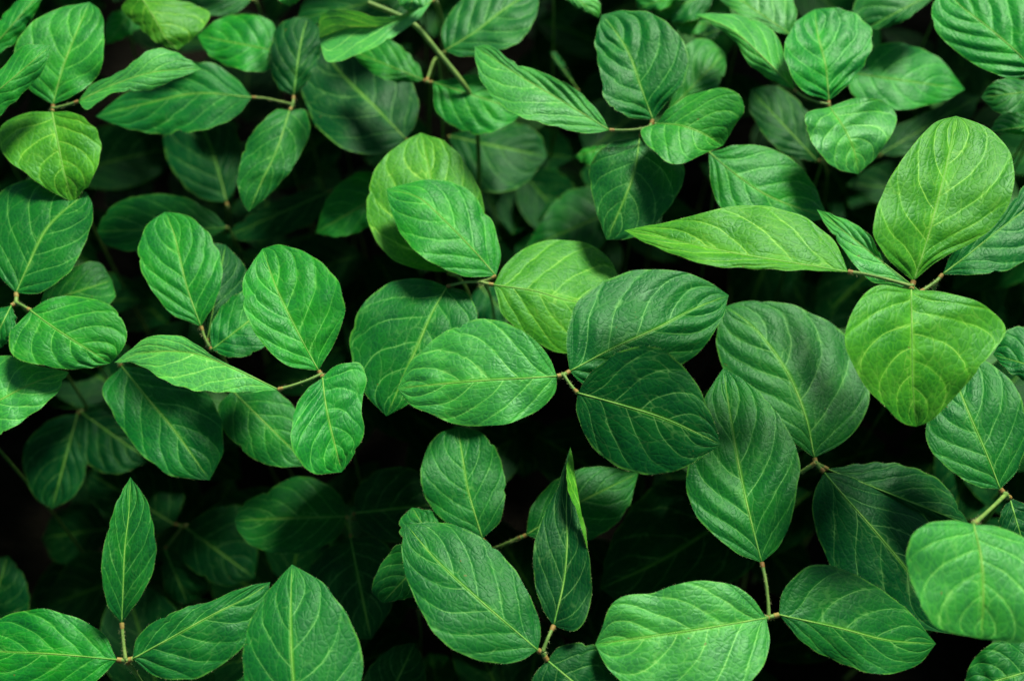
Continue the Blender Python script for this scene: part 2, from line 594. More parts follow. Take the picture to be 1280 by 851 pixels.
# --- large bright plant at the upper right
C('bright yellow-green leaf: one broad upright blade, one hanging below, one long and narrow', 70, (1140, 358), [
    F((1060, 340), (780, 288), [(1048, 310), (1015, 277), (965, 259), (915, 258), (845, 275)], [(1010, 338), (940, 336), (880, 330), (815, 307)], (0, -.8, .2, 1.0), [(1000, 330), (920, 317), (840, 300)], 'y', curl=-.5),
    F((1142, 351), (1195, 145), [(1117, 331), (1092, 292), (1104, 240), (1140, 183), (1170, 153)], [(1172, 326), (1235, 290), (1265, 245), (1264, 195), (1235, 160)], (0, .8, .9, .5), [(1158, 303), (1173, 247), (1187, 190)], 'y', pk=1.4),
    F((1139, 362), (1145, 533), [(1095, 358), (1062, 395), (1058, 435), (1085, 487), (1112, 513), (1130, 529)], [(1190, 367), (1235, 385), (1257, 413), (1225, 459), (1190, 500), (1163, 526)], (0, -2.4, 1.2, .2), [(1140, 417), (1141, 480)], 'y', arch=.8),
], (0, [((1082, 343), 70.2), ((1108, 349), 70.1)]), thick=.0014)
C('dark leaf half hidden behind the big upright yellow-green blade, with a grey-green narrow blade', 62, (1170, 352), [
    F((1178, 343), (1310, 240), [(1200, 300), (1250, 270), (1285, 230)], [(1215, 343), (1258, 338), (1290, 315)], (0, 0, .5, .2), [(1207, 321), (1240, 294)], 'g'),
    F((1150, 365), (1021, 262), [(1110, 335), (1088, 295), (1052, 272)], [(1125, 360), (1090, 352), (1060, 320), (1035, 285)], (0, -.4, .5, .2), None, 'p', curl=-.2),
], None, [((1166, 366), 60), ((1155, 420), 52)])

# --- centre
C('central leaf of three large blades: one pale and flat, one netted, one dark', 64, (704, 468), [
    F((696, 470), (497, 485), [(685, 443), (650, 412), (605, 398), (555, 416), (515, 450)], [(693, 492), (660, 520), (595, 533), (545, 521), (510, 502)], (0, -.4, .3, -.4), [(650, 473), (597, 476)], 'p', pk=1.2),
    F((712, 464), (911, 369), [(708, 425), (722, 378), (770, 344), (830, 337), (880, 349)], [(730, 480), (790, 480), (855, 455), (898, 408)], (-.2, -1.2, .4, -.6), [(763, 437), (822, 410), (870, 385)], 'g', pk=1.7),
    F((722, 491), (901, 555), [(738, 467), (780, 437), (825, 435), (865, 472), (888, 515)], [(721, 515), (742, 560), (790, 590), (845, 588), (890, 563)], (0.3, .4, 1.7, -1.3), [(780, 507), (833, 524)], 'd', arch=.4),
], (2, [((714, 482), 64.1)]), [((690, 474), 61.5), ((640, 485), 55), ((600, 480), 40)], thick=.0013)
C('leaf with a yellow-veined blade reaching behind the central leaf of three large blades', 59, (600, 352), [
    F((617, 356), (785, 378), [(632, 330), (665, 306), (710, 300), (755, 316)], [(630, 395), (670, 428), (710, 442), (765, 425)], (0, -1.8, -.8, -.2), [(670, 364), (713, 376)], 'y'),
    F((559, 358), (483, 520), [(525, 348), (480, 357), (445, 395), (438, 440), (455, 490)], [(585, 367), (596, 395), (575, 440), (525, 495)], (-1, -2, -.3, .2), [(540, 391), (520, 437)], 'g', pk=1.2),
    F((620, 345), (483, 236), [(626, 318), (612, 272), (580, 234), (540, 224)], [(590, 346), (540, 329), (505, 298), (487, 258)], (0, 1, -.4, .2), [(593, 314), (557, 277), (523, 247)], 'l'),
], (1, [((580, 353), 58.8)]), thick=.0012)
C('rounded yellow-green blade directly behind a lighter blade with pale yellow rim', 57, (562, 342), [
    F((560, 340), (526, 166), [(520, 336), (480, 315), (459, 270), (465, 220), (495, 183)], [(590, 310), (605, 265), (594, 225), (560, 180)], (0, .5, .2, .2), [(552, 280), (538, 220)], 'y'),
])
C('single wavy blade with its foot tucked under the rounded yellow-green blade', 51, (494, 232), [
    F((490, 235), (395, 291), [(465, 215), (435, 222), (408, 250)], [(480, 270), (455, 287), (420, 296)], (0, -1, .3, .1), None, 'l'),
])

# --- left of the centre
C('light green leaf: ribbed upright oval blade, curled blade below, pale narrow folded blade', 62, (401, 468), [
    F((398, 463), (328, 311), [(360, 457), (325, 425), (305, 385), (306, 345)], [(422, 420), (431, 385), (420, 348), (390, 320), (350, 306)], (0, .6, .7, .5), [(373, 417), (347, 364)], 'l', pk=1.5),
    F((403, 472), (427, 590), [(382, 488), (366, 522), (366, 560), (388, 590)], [(418, 458), (447, 453), (458, 470), (452, 505), (455, 540), (440, 572)], (0, -1.2, 1.0, .0), [(408, 511), (420, 561)], 'l', pk=1.3),
    F((348, 487), (143, 453), [(318, 471), (268, 446), (228, 421), (185, 422)], [(300, 490), (240, 487), (205, 475), (172, 455)], (0, -1.2, .35, .5), [(300, 464), (240, 441), (176, 442)], 'w', pk=.5),
], (2, [((365, 482), 62.2), ((385, 475), 62.1)]), thick=.0013)
C('bright oval upright blade on a short thick stalk with two dull blades behind it', 57, (262, 434), [
    F((251, 408), (206, 265), [(215, 392), (185, 355), (173, 320), (182, 283)], [(270, 375), (278, 335), (265, 298), (235, 270)], (0.6, 1, .2, .4), [(233, 357), (217, 291)], 'l', pk=1.3),
    F((265, 437), (345, 375), [(263, 410), (285, 375), (320, 360)], [(290, 447), (325, 437), (345, 410)], (0, -1, .3, .1), None, 'g'),
    F((259, 425), (282, 306), [(255, 380), (255, 330), (265, 305)], [(275, 400), (305, 360), (307, 335)], (-.8, -1.5, .1, -.6), None, 'd'),
], (0, [((256, 422), 57.3)]), thick=.0014)
C('leaf at the left edge: dark raised blade above a flat bright rounded one', 60, (20, 378), [
    F((20, 366), (108, 240), [(0, 345), (-18, 300), (-10, 250), (30, 226), (75, 230)], [(50, 366), (90, 335), (113, 285), (116, 258)], (0, .6, .2, .3), [(33, 337), (60, 284)], 'g', arch=.3),
    F((38, 388), (138, 454), [(60, 374), (105, 371), (145, 387), (158, 415), (152, 438)], [(12, 418), (15, 443), (60, 458), (105, 461)], (.4, -.6, .1, .1), [(67, 409), (100, 431)], 'l', pk=1.3),
    F((14, 382), (-15, 440), [(-10, 390), (-25, 420)], [(20, 400), (7, 430)], (0, -1, .1, .1), None, 'g'),
], (1, [((28, 382), 60.2)]), thick=.0014)
C('dull rounded blade peeping out above the flat bright blade at the edge', 54, (52, 382), [
    F((50, 380), (140, 350), [(60, 355), (95, 333), (122, 327)], [(90, 385), (125, 388), (143, 372)], (0, 0, .3, .3), None, 'g'),
])
C('pointed light blade with pale midrib from the left edge, under the flat bright blade', 58.6, (-40, 525), [
    F((-50, 530), (86, 465), [(-30, 455), (10, 444), (50, 457)], [(-10, 545), (35, 521), (70, 492)], (0, -.4, .4, .2), [(0, 500), (48, 476)], 'p'),
])

# --- upper left
C('leaf with yellow-green heart-shaped hanging blade, broad upright blade and wavy folded blade', 62, (66, 136), [
    F((66, 131), (112, 3), [(38, 113), (17, 75), (30, 38), (70, 12)], [(95, 118), (124, 92), (130, 45), (126, 15)], (0, .5, .3, .3), [(79, 84), (96, 40)], 'l'),
    F((65, 140), (91, 253), [(35, 141), (2, 158), (2, 190), (30, 215), (60, 237)], [(95, 142), (122, 165), (125, 195), (112, 230)], (0, -1.4, .7, .4), [(73, 180), (80, 215)], 'y'),
    F((98, 127), (252, 86), [(112, 108), (150, 90), (193, 61), (225, 68)], [(108, 137), (140, 117), (185, 113), (225, 97)], (.2, -.2, .6, .3), [(140, 107), (190, 91)], 'p', pk=.6),
], (2, [((82, 132), 62.2)]), thick=.0013)
C('smooth light blade with pale rim at the left edge, above the heart-shaped blade', 65, (-40, 155), [
    F((-45, 150), (64, 57), [(-30, 115), (5, 82), (30, 57)], [(-20, 158), (20, 125), (54, 88)], (0, .8, .2, -.6), None, 'l', pk=.5),
])
C('blurred green blade in the top corner reaching in from the edge', 60, (-30, 80), [
    F((-25, 78), (60, -20), [(-5, 30), (22, 2)], [(0, 66), (20, 52), (45, 15)], (0, .6, .2, -.5), None, 'l', pk=.5),
])
C('leaf with a pale-striped blade partly shaded by the wavy folded blade beside it', 56, (366, 131), [
    F((315, 122), (120, 146), [(288, 92), (247, 76), (190, 95), (145, 125)], [(292, 148), (235, 166), (190, 167), (145, 156)], (0, -1, .2, -.2), [(245, 117), (180, 130)], 'g', pk=1.4),
    F((367, 120), (385, 22), [(348, 110), (337, 75), (345, 37), (362, 24)], [(378, 110), (398, 75), (402, 40)], (0, .4, .2, .1), [(372, 80), (378, 45)], 'd'),
    F((362, 138), (311, 265), [(345, 138), (312, 172), (298, 215), (301, 250)], [(381, 138), (388, 158), (372, 200), (340, 240)], (0, -.8, .2, -.8), [(345, 190), (326, 230)], 'g'),
], (0, [((330, 123), 56), ((350, 127), 56)]), thick=.0011)
C('large dark blade lying in the shadow of a pale folded blade', 53, (510, 176), [
    F((507, 174), (388, 40), [(488, 189), (440, 190), (397, 160), (377, 110), (378, 70)], [(521, 150), (519, 110), (480, 70), (430, 45)], (0, 0, .4, -.4), [(470, 135), (425, 90)], 'd'),
])
C('pale blade folded along its midrib so that its lower half catches the light', 60, (543, 0), [
    F((540, 2), (399, 48), [(523, 24), (477, 55), (443, 70), (410, 78)], [(505, 18), (468, 21), (440, 13), (402, 18)], (0, -.5, .6, 1.6), [(477, 33), (438, 35)], 'w', pk=.6, curl=0),
], None, None)
C('yellowish stout bare stem slanting down between the top leaves', 59.5, (460, 4), [], None, [((505, 23), 59), ((520, 33), 58.7), ((547, 65), 57.6), ((577, 102), 56.6), ((590, 124), 55.8)], thick=.0022, group=None, kind='stem')
C('leaf of two light blades joined at an orange joint beside the slanting stem', 56, (533, 102), [
    F((529, 100), (435, 62), [(525, 85), (508, 65), (488, 50), (455, 46)], [(518, 103), (490, 102), (463, 90)], (0, -.8, .2, .0), None, 'l'),
    F((541, 103), (655, 140), [(562, 99), (600, 93), (640, 110)], [(545, 138), (570, 160), (600, 168), (632, 158)], (0, -1, .3, -.3), None, 'l', pk=1.3),
], None, [((546, 73), 55)], thick=.0012)
C('broad ribbed grey-green blade at the top beside the slanting stem', 57, (555, 66), [
    F((556, 64), (672, -14), [(552, 42), (565, 12), (595, -15), (640, -25)], [(578, 71), (620, 64), (650, 52), (672, 15)], (0, -.2, .3, .5), [(597, 38), (630, 12)], 'g', pk=1.5),
])
C('dark dull blade in shadow behind the long light blade, left of the hanging one', 48, (562, 172), [
    F((560, 170), (684, 196), [(590, 160), (640, 152), (672, 165)], [(575, 205), (600, 238), (650, 234)], (0, -.5, .2, .2), None, 'd'),
])
C('narrow dark blade standing in the gap beside the upright oval blade', 50, (722, 114), [
    F((722, 112), (688, 65), [(703, 76), (695, 66)], [(710, 100), (695, 82)], (0, 1, .1, .1), None, 'd'),
])

# --- upper middle
C('leaf with tall ribbed oval blade, long pale blade, twisted blade and hanging blade', 62, (812, 159), [
    F((762, 163), (593, 58), [(748, 140), (715, 108), (680, 92), (640, 76), (612, 57)], [(735, 167), (693, 158), (640, 141), (608, 112), (596, 85)], (0, 0, .5, .4), [(695, 122), (653, 97)], 'p', pk=1.2),
    F((816, 150), (752, 19), [(785, 146), (757, 126), (752, 100), (744, 50)], [(828, 135), (858, 95), (858, 60), (825, 22), (785, 13)], (0, 1, .1, .6), [(800, 107), (787, 70), (768, 38)], 'g', pk=1.7),
    F((820, 155), (904, 182), [(838, 134), (872, 116), (915, 112), (931, 135), (920, 155)], [(801, 163), (810, 182), (845, 206), (872, 196)], (.4, .3, .9, .5), [(850, 157), (880, 168)], 'l', pk=.9, arch=1.0),
    F((800, 170), (758, 300), [(760, 180), (737, 210), (743, 255)], [(835, 180), (856, 215), (838, 257), (795, 296)], (-1, -2.4, -.2, -.2), [(792, 217), (767, 280)], 'g'),
], (0, [((778, 163), 62), ((797, 162), 62)]), thick=.0012)
C('ribbed blade half hidden between the tall oval blade and the twisted blade', 54, (835, 142), [
    F((835, 140), (907, 66), [(845, 100), (855, 60), (880, 48)], [(860, 130), (890, 115), (905, 95)], (0, .5, .3, .1), None, 'l', pk=1.4),
])
C('netted light blade under the twisted blade, its tip beneath the long narrow yellow one', 59.5, (884, 188), [
    F((886, 190), (1035, 273), [(930, 181), (975, 190), (1012, 222)], [(888, 225), (903, 262), (960, 285)], (0, -1.6, .3, .0), [(918, 217), (960, 245)], 'l', pk=1.2),
])
C('small smooth blade tip in the gap left of the hanging blade', 52, (775, 182), [
    F((770, 181), (718, 196), [(755, 182), (733, 185)], [(755, 200), (735, 206)], (0, -.3, .1, .1), None, 'l'),
])
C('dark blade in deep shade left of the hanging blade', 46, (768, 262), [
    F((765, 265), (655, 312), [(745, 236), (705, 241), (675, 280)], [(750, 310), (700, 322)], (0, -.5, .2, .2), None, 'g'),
])

# --- upper right
C('leaf with heart-shaped ribbed blade, grey-green side blade and small pale round hanging blade', 61.5, (1036, 131), [
    F((993, 112), (869, 18), [(985, 80), (962, 35), (925, 20), (890, 17)], [(970, 103), (938, 82), (918, 52), (892, 32)], (0, -.6, -.8, -.3), [(955, 73), (915, 38)], 'p', pk=.8),
    F((1036, 126), (1018, 12), [(1005, 115), (984, 83), (981, 55), (995, 28)], [(1058, 108), (1086, 70), (1089, 38), (1066, 16), (1040, 10)], (0, .6, 1.0, .1), [(1032, 83), (1022, 43)], 'l', pk=1.5),
    F((1037, 134), (1073, 218), [(1007, 143), (1007, 160), (1017, 180), (1040, 208)], [(1055, 127), (1080, 123), (1107, 128), (1121, 147), (1098, 193)], (0, -1.0, .9, -.1), [(1055, 160), (1068, 190)], 'p', pk=.9),
], (0, [((1003, 120), 61.6), ((1020, 127), 61.5)]), thick=.0012)
C('smooth blurred blade behind the heart-shaped one, fading into shade at its tip', 55, (1060, 92), [
    F((1066, 92), (1206, 112), [(1090, 60), (1120, 54), (1170, 70)], [(1062, 112), (1090, 135), (1140, 136), (1185, 124)], (0, -1, .3, .1), None, 'l', pk=.6),
])
C('very pale blurred blade at the top behind the grey-green side blade', 58, (992, 46), [
    F((990, 45), (895, -20), [(996, 20), (985, -10), (950, -30)], [(965, 38), (940, 25), (905, 5)], (0, -.4, .3, .3), None, 'p'),
])
C('large crinkled blade with white netted veins in the top corner', 64, (1305, 92), [
    F((1300, 95), (1185, -10), [(1255, 97), (1200, 68), (1168, 35), (1166, 5)], [(1310, 40), (1290, 0), (1240, -25), (1205, -25)], (0, 0, -.5, .9), [(1270, 65), (1233, 33), (1200, 7)], 'l', pk=2.0),
])
C('dark green blade hanging in from the top between the heart-shaped and crinkled blades', 57, (1185, -14), [
    F((1180, -15), (1082, 37), [(1150, 12), (1130, 26), (1103, 36)], [(1130, -20), (1085, -15), (1066, 14)], (0, -1, .2, .2), None, 'g'),
])
C('dark striped blade below the small pale round blade and beside the netted light one', 52, (1025, 200), [
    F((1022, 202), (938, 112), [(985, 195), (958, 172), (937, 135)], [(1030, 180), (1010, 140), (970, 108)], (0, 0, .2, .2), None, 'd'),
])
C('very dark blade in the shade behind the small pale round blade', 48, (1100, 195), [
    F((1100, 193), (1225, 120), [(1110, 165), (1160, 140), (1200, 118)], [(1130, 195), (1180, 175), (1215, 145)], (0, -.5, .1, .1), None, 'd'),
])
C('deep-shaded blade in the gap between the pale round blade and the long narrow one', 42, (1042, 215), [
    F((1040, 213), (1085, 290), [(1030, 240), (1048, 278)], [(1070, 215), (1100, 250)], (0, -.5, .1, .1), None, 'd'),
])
C('pair of blades entering from the edge beside the broad upright yellow-green blade', 60, (1320, 132), [
    F((1310, 112), (1226, 122), [(1280, 100), (1243, 102)], [(1295, 142), (1250, 143)], (0, -.4, .1, .1), None, 'g'),
    F((1310, 155), (1236, 165), [(1280, 141), (1250, 145)], [(1290, 168), (1258, 167)], (.6, .4, .1, -.2), None, 'l'),
])

# --- right side
C('large netted blade shaded at one end, lying behind the hanging yellow-green blade', 56, (1020, 578), [
    F((1018, 572), (906, 383), [(995, 555), (950, 520), (915, 480), (897, 440), (897, 408)], [(1060, 548), (1087, 500), (1075, 440), (1040, 405), (985, 380), (935, 376)], (0, .3, -.2, -.3), [(1007, 521), (983, 464), (940, 407)], 'g', pk=1.5),
    F((1030, 590), (1188, 792), [(1017, 620), (1020, 665), (1055, 728), (1112, 776)], [(1060, 594), (1110, 616), (1160, 648), (1197, 715)], (-.2, -1.5, -.4, -.6), [(1053, 617), (1097, 667), (1140, 720)], 'd'),
    F((1034, 586), (1212, 656), [(1073, 580), (1125, 580), (1175, 601)], [(1070, 605), (1120, 630), (1170, 658)], (-.6, -2, -.2, -.6), None, 'd'),
], None, [((998, 592), 55.4), ((975, 598), 54)], thick=.0014)
C('leaf with pointed crinkled blade on a long stalk, broad pale blade and dull blade', 60, (961, 771), [
    F((952, 703), (904, 460), [(915, 687), (868, 640), (858, 600), (868, 540), (885, 490)], [(978, 677), (993, 630), (999, 575), (975, 520), (935, 478)], (.4, .3, .1, .6), [(933, 627), (922, 574), (912, 515)], 'g', pk=1.6),
    F((958, 772), (744, 805), [(935, 742), (890, 725), (845, 731), (815, 740), (770, 750)], [(962, 810), (935, 855), (880, 885), (815, 875), (760, 835)], (.5, .5, .4, .4), [(887, 784), (820, 794)], 'p', pk=1.2),
    F((974, 768), (1170, 804), [(978, 740), (1015, 706), (1070, 718), (1130, 758)], [(1005, 803), (1045, 826), (1100, 842), (1148, 830)], (0, -3, .2, -.2), [(1050, 785), (1110, 800)], 'g'),
], (0, [((957, 725), 60.4), ((960, 750), 60.2)]), thick=.0014)
C('leaf with a blurred pale round blade nearest the camera and a netted blade above it', 60, (1257, 618), [
    F((1250, 611), (1185, 450), [(1220, 607), (1185, 585), (1160, 555), (1158, 520), (1168, 480)], [(1270, 590), (1285, 540), (1270, 485), (1230, 450)], (0, .3, -.1, .4), [(1233, 567), (1207, 507)], 'g', pk=1.3),
    F((1262, 622), (1285, 700), [(1250, 645), (1255, 685)], [(1300, 640), (1305, 680)], (-.6, -1.6, .1, .1), None, 'd'),
    F((1217, 655), (1226, 798), [(1185, 650), (1148, 660), (1133, 690), (1142, 735), (1170, 782)], [(1255, 660), (1300, 690), (1310, 750), (1285, 800)], (9, 8.2, .7, .0), [(1227, 700), (1229, 750)], 'p', pk=.6),
], (2, [((1237, 637), 64)]), thick=.0016)
C('round blade tip entering from the edge below the hanging yellow-green blade', 59, (1335, 470), [
    F((1330, 470), (1241, 443), [(1300, 415), (1262, 411)], [(1310, 482), (1266, 468)], (0, -.5, .2, .1), None, 'g'),
])
C('dark blade cut by the bottom corner beneath the blurred round blade', 58, (1310, 835), [
    F((1300, 835), (1204, 862), [(1280, 800), (1240, 804), (1214, 828)], [(1300, 890), (1240, 895)], (0, -.5, .2, .2), None, 'g'),
])

# --- bottom middle
C('leaf with big yellow-veined oval blade and dark narrow upright blade at its joint', 60, (678, 815), [
    F((672, 812), (508, 655), [(676, 785), (650, 722), (610, 677), (555, 653)], [(650, 825), (600, 826), (545, 793), (508, 720), (502, 682)], (0, 0, -.4, .2), [(643, 787), (593, 744), (543, 697)], 'g'),
    F((692, 782), (713, 558), [(676, 755), (666, 705), (675, 655), (698, 605)], [(720, 788), (737, 760), (737, 700), (724, 648), (713, 605)], (0, .3, .2, .8), [(705, 725), (709, 680), (708, 630)], 'd', pk=.5),
    F((735, 690), (713, 559), [(722, 643), (709, 607), (709, 580)], [(731, 655), (719, 622), (717, 578)], (1.2, 1.0, .5, -.3), None, 'y', curl=0, pk=0, part='folded_edge'),  # fold of the dark blade; its paler tone stands in for light on it
    F((684, 825), (775, 900), [(700, 808), (745, 806), (785, 850)], [(665, 850), (690, 890), (735, 915)], (-.4, -1.5, .0, .0), None, 'd'),
], (1, [((685, 797), 60.2)]), thick=.0014)
C('smooth deep green blade pointing up behind the big veined oval blade', 54, (605, 676), [
    F((603, 673), (572, 533), [(560, 655), (530, 618), (527, 580), (545, 545)], [(625, 650), (632, 610), (622, 565), (600, 540)], (0, .4, .2, .1), [(585, 612), (578, 570)], 'g', pk=.6),
])
C('curled blade with nibbled light tip beside the big yellow-veined oval blade', 54, (532, 695), [
    F((530, 698), (478, 753), [(500, 680), (475, 708), (465, 737)], [(525, 740), (505, 748)], (0, -.8, .2, -.2), None, 'g'),
    F((550, 690), (515, 634), [(505, 675), (500, 650)], [(560, 665), (545, 641)], (-.5, 0, .1, .1), None, 'g'),
])
C('blade on a thin bare stalk behind the narrow upright blade', 52, (652, 671), [
    F((658, 668), (798, 591), [(663, 637), (690, 603), (740, 583)], [(690, 680), (745, 671), (782, 640)], (0, -.5, .2, .1), [(720, 630)], 'g'),
], None, [((622, 684), 51), ((600, 692), 49)], thick=.0013)
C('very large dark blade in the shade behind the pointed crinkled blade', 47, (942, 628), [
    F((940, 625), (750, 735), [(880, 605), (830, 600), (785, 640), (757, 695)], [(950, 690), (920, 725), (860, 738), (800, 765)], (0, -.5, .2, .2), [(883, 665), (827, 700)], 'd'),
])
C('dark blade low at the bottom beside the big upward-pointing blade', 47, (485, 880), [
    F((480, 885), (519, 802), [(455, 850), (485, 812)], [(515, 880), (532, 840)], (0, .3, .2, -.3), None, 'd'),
])
C('thin dark upright stem beside the curled nibbled blade', 46, (523, 762), [], None, [((526, 790), 42), ((527, 820), 36)], thick=.0012, group=None, kind='stem')
C('faint dark blade in the gap under the pale flat middle blade', 42, (642, 520), [
    F((640, 518), (655, 597), [(618, 535), (625, 580)], [(685, 535), (684, 575)], (0, -.4, .1, .1), None, 'd'),
])
C('dark blade seen through the gap between the middle blades and their yellow-veined neighbour', 46, (602, 358), [
    F((600, 358), (640, 402), [(588, 375), (605, 405)], [(630, 360), (642, 380)], (0, -.4, .1, .1), None, 'd'),
])

# --- bottom left
C('leaf with a small upright crinkled pointed blade between two flat side blades', 58, (157, 825), [
    F((152, 778), (163, 596), [(135, 756), (127, 715), (132, 672), (146, 628)], [(168, 757), (192, 712), (194, 672), (183, 625)], (.6, 2.6, 1.5, .9), [(154, 730), (156, 684), (161, 640)], 'g', pk=1.5),
    F((146, 824), (-30, 812), [(130, 793), (80, 766), (25, 763), (-15, 785)], [(120, 850), (70, 868), (10, 860), (-25, 830)], (0, -.4, .0, -.2), [(67, 817), (0, 814)], 'l', pk=1.2),
    F((166, 823), (338, 727), [(172, 795), (215, 765), (265, 750), (310, 732)], [(195, 845), (240, 848), (295, 817), (325, 775)], (0, -.2, .2, -.5), [(213, 797), (267, 767), (313, 744)], 'g', pk=1.4),
], (0, [((154, 800), 58.3)]), [((165, 835), 57), ((185, 862), 53)], thick=.0014)
C('large pointed blade rising from the bottom edge, tip up, with arched veins', 62, (380, 935), [
    F((378, 930), (365, 705), [(330, 905), (304, 840), (310, 785), (335, 738)], [(430, 900), (454, 835), (440, 780), (405, 730)], (0, 0, -.3, -.3), [(366, 845), (363, 774)], 'g', pk=.8),
])
C('dim leaf of three blades in half shade on a thin upright stalk', 48, (437, 648), [
    F((432, 645), (293, 650), [(425, 618), (378, 595), (330, 615), (302, 632)], [(425, 668), (380, 690), (330, 688), (300, 668)], (0, -.4, -.1, .1), None, 'g', pk=.6),
    F((443, 641), (548, 630), [(446, 612), (475, 587), (520, 588)], [(452, 660), (485, 676), (530, 668)], (-.3, -1.2, .1, .1), None, 'd'),
    F((438, 672), (464, 799), [(405, 688), (385, 720), (400, 765), (438, 795)], [(470, 672), (495, 700), (490, 755)], (-.3, -1.4, .1, .1), None, 'd'),
], (2, [((438, 660), 47.9)]), thick=.0011)
C('large dull netted blade under the pale folded blade', 54, (150, 455), [
    F((152, 458), (262, 600), [(128, 485), (140, 515), (175, 565), (215, 594)], [(200, 462), (250, 482), (275, 520), (278, 565)], (0, -.6, .2, .0), [(187, 501), (217, 537)], 'g'),
])
C('dull blade tucked under the curled blade and beside the large netted one', 53, (292, 486), [
    F((290, 488), (386, 582), [(272, 510), (285, 545), (335, 581)], [(340, 485), (375, 520), (387, 555)], (0, -.6, .1, .1), None, 'g', pk=.6),
])
C('dark leaf of two wrinkled blades deep under the large netted blade', 46, (99, 514), [
    F((97, 517), (65, 636), [(65, 524), (32, 555), (30, 590), (45, 622)], [(105, 545), (107, 590), (92, 620)], (0, -.6, .1, .1), None, 'd', pk=1.5),
    F((101, 515), (188, 576), [(98, 545), (108, 578), (145, 592)], [(130, 505), (165, 535), (182, 560)], (0, -.6, .1, .1), None, 'd', pk=1.5),
])
C('dark shaded leaf of smooth round blades behind the small upright crinkled blade', 43, (229, 657), [
    F((218, 655), (113, 592), [(230, 620), (215, 590), (165, 575)], [(190, 668), (140, 645), (110, 620)], (0, -.4, .1, .1), None, 'd', pk=.5),
    F((232, 659), (318, 722), [(262, 637), (300, 632), (322, 680)], [(222, 688), (248, 718), (285, 732)], (.3, .0, .1, .1), None, 'd', pk=.6),
    F((206, 686), (235, 755), [(203, 720), (212, 748)], [(235, 700), (262, 733)], (-.3, -1, .1, .1), None, 'd', pk=.5),
], (2, [((217, 672), 43)]), thick=.0011)
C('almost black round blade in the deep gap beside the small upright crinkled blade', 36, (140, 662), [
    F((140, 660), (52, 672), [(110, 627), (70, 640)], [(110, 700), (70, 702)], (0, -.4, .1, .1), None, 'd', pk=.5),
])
C('dim rounded blade at the edge above the flat side blade', 44, (-22, 790), [
    F((-20, 790), (10, 694), [(-40, 750), (-15, 705)], [(34, 765), (30, 720)], (0, .2, .1, .1), None, 'd', pk=.5),
])

# --- behind, upper left and top edge
C('smooth oval blade behind the bright oval blade, lying flat in half shade', 51, (282, 284), [
    F((285, 285), (121, 289), [(262, 262), (215, 244), (165, 246), (132, 266)], [(260, 297), (210, 312), (150, 312), (130, 304)], (0, -.4, .2, .1), None, 'g', pk=.5),
])
C('dark veined blade in shadow on a thin vertical stalk under the striped blade', 48, (284, 258), [
    F((283, 253), (240, 140), [(245, 245), (212, 205), (205, 170)], [(296, 230), (300, 180), (280, 145)], (0, .2, .1, .1), [(273, 213), (257, 167)], 'd'),
], None, [((286, 285), 44)])
C('dim blade in the gap above the ribbed upright oval blade', 47, (412, 238), [
    F((410, 240), (283, 296), [(385, 238), (340, 254), (300, 277)], [(400, 270), (360, 292), (315, 302)], (0, -.4, .1, .1), None, 'd', pk=.6),
])
C('shadowed blade just beneath the dim blade, above the ribbed oval one', 42, (392, 292), [
    F((390, 292), (293, 332), [(360, 296), (315, 308)], [(380, 322), (330, 338)], (0, -.3, .1, .1), None, 'd'),
])
C('bright yellow-green blurred blade drooping at the top edge', 59, (176, -12), [
    F((172, -10), (222, 63), [(152, 10), (173, 33), (200, 56)], [(215, -2), (262, 18), (246, 44)], (0, -1.2, -.3, -.5), [(193, 23), (207, 48)], 'y', pk=.6),
])
C('blurred oval blade with a fishbone of pale veins near the top', 56, (352, 66), [
    F((350, 65), (247, 45), [(340, 28), (305, 18), (270, 26)], [(335, 88), (295, 86), (260, 68)], (0, -.4, .2, .1), None, 'l'),
])
C('blurred blue-green blade lying along the top edge behind the yellow-green one', 55, (318, 0), [
    F((315, 0), (195, -8), [(300, 14), (275, 20), (235, 12)], [(280, -35), (225, -28)], (0, 0, .1, .1), None, 'g'),
])
C('small blurred blade between the broad upright and the yellow-green drooping blades', 52, (170, 14), [
    F((168, 12), (133, 56), [(140, 17), (131, 38)], [(176, 32), (156, 47)], (0, -.3, .1, .1), None, 'l'),
])
C('blurred green blade at the top behind the pale folded blade', 54, (525, -12), [
    F((520, -10), (371, 25), [(500, 22), (440, 32), (398, 30)], [(480, -25), (420, -20), (382, 0)], (0, -.4, .1, .1), None, 'g'),
])
C('pale small blade tip hanging from the top over the slanting stem', 62, (522, -28), [
    F((520, -25), (512, 16), [(497, -10), (500, 6)], [(545, -12), (533, 6)], (0, -.4, .1, .1), None, 'p'),
])
C('tiny pale blade tip at the top edge', 60, (357, -32), [
    F((355, -30), (362, 8), [(342, -12), (351, 3)], [(376, -14), (372, 3)], (0, -.4, .1, .1), None, 'p'),
])
C('narrow pale blade tip hanging at the top left of the tall ribbed oval blade', 60, (690, -32), [
    F((690, -30), (749, 23), [(708, 0), (730, 14)], [(738, -14), (751, 12)], (0, -.4, .1, .1), None, 'p'),
])
C('blurred blades behind the top of the tall ribbed oval blade', 54, (870, -14), [
    F((862, -12), (797, 11), [(845, 4), (820, 13)], [(830, -22), (795, -8)], (1, .6, .1, .1), None, 'l'),
    F((895, -10), (818, 18), [(880, 18), (848, 29)], [(850, -10), (822, 4)], (0, -.4, .1, .1), None, 'g'),
    F((890, 30), (838, 30), [(875, 42), (852, 43)], [(870, 18), (848, 18)], (-.6, -1, .1, .1), None, 'p'),
])
C('dark blurred blade beside the tip of the grey-green side blade', 52, (930, 30), [
    F((925, 30), (868, 48), [(905, 42), (885, 50)], [(905, 16), (878, 22)], (0, -.3, .1, .1), None, 'd'),
])


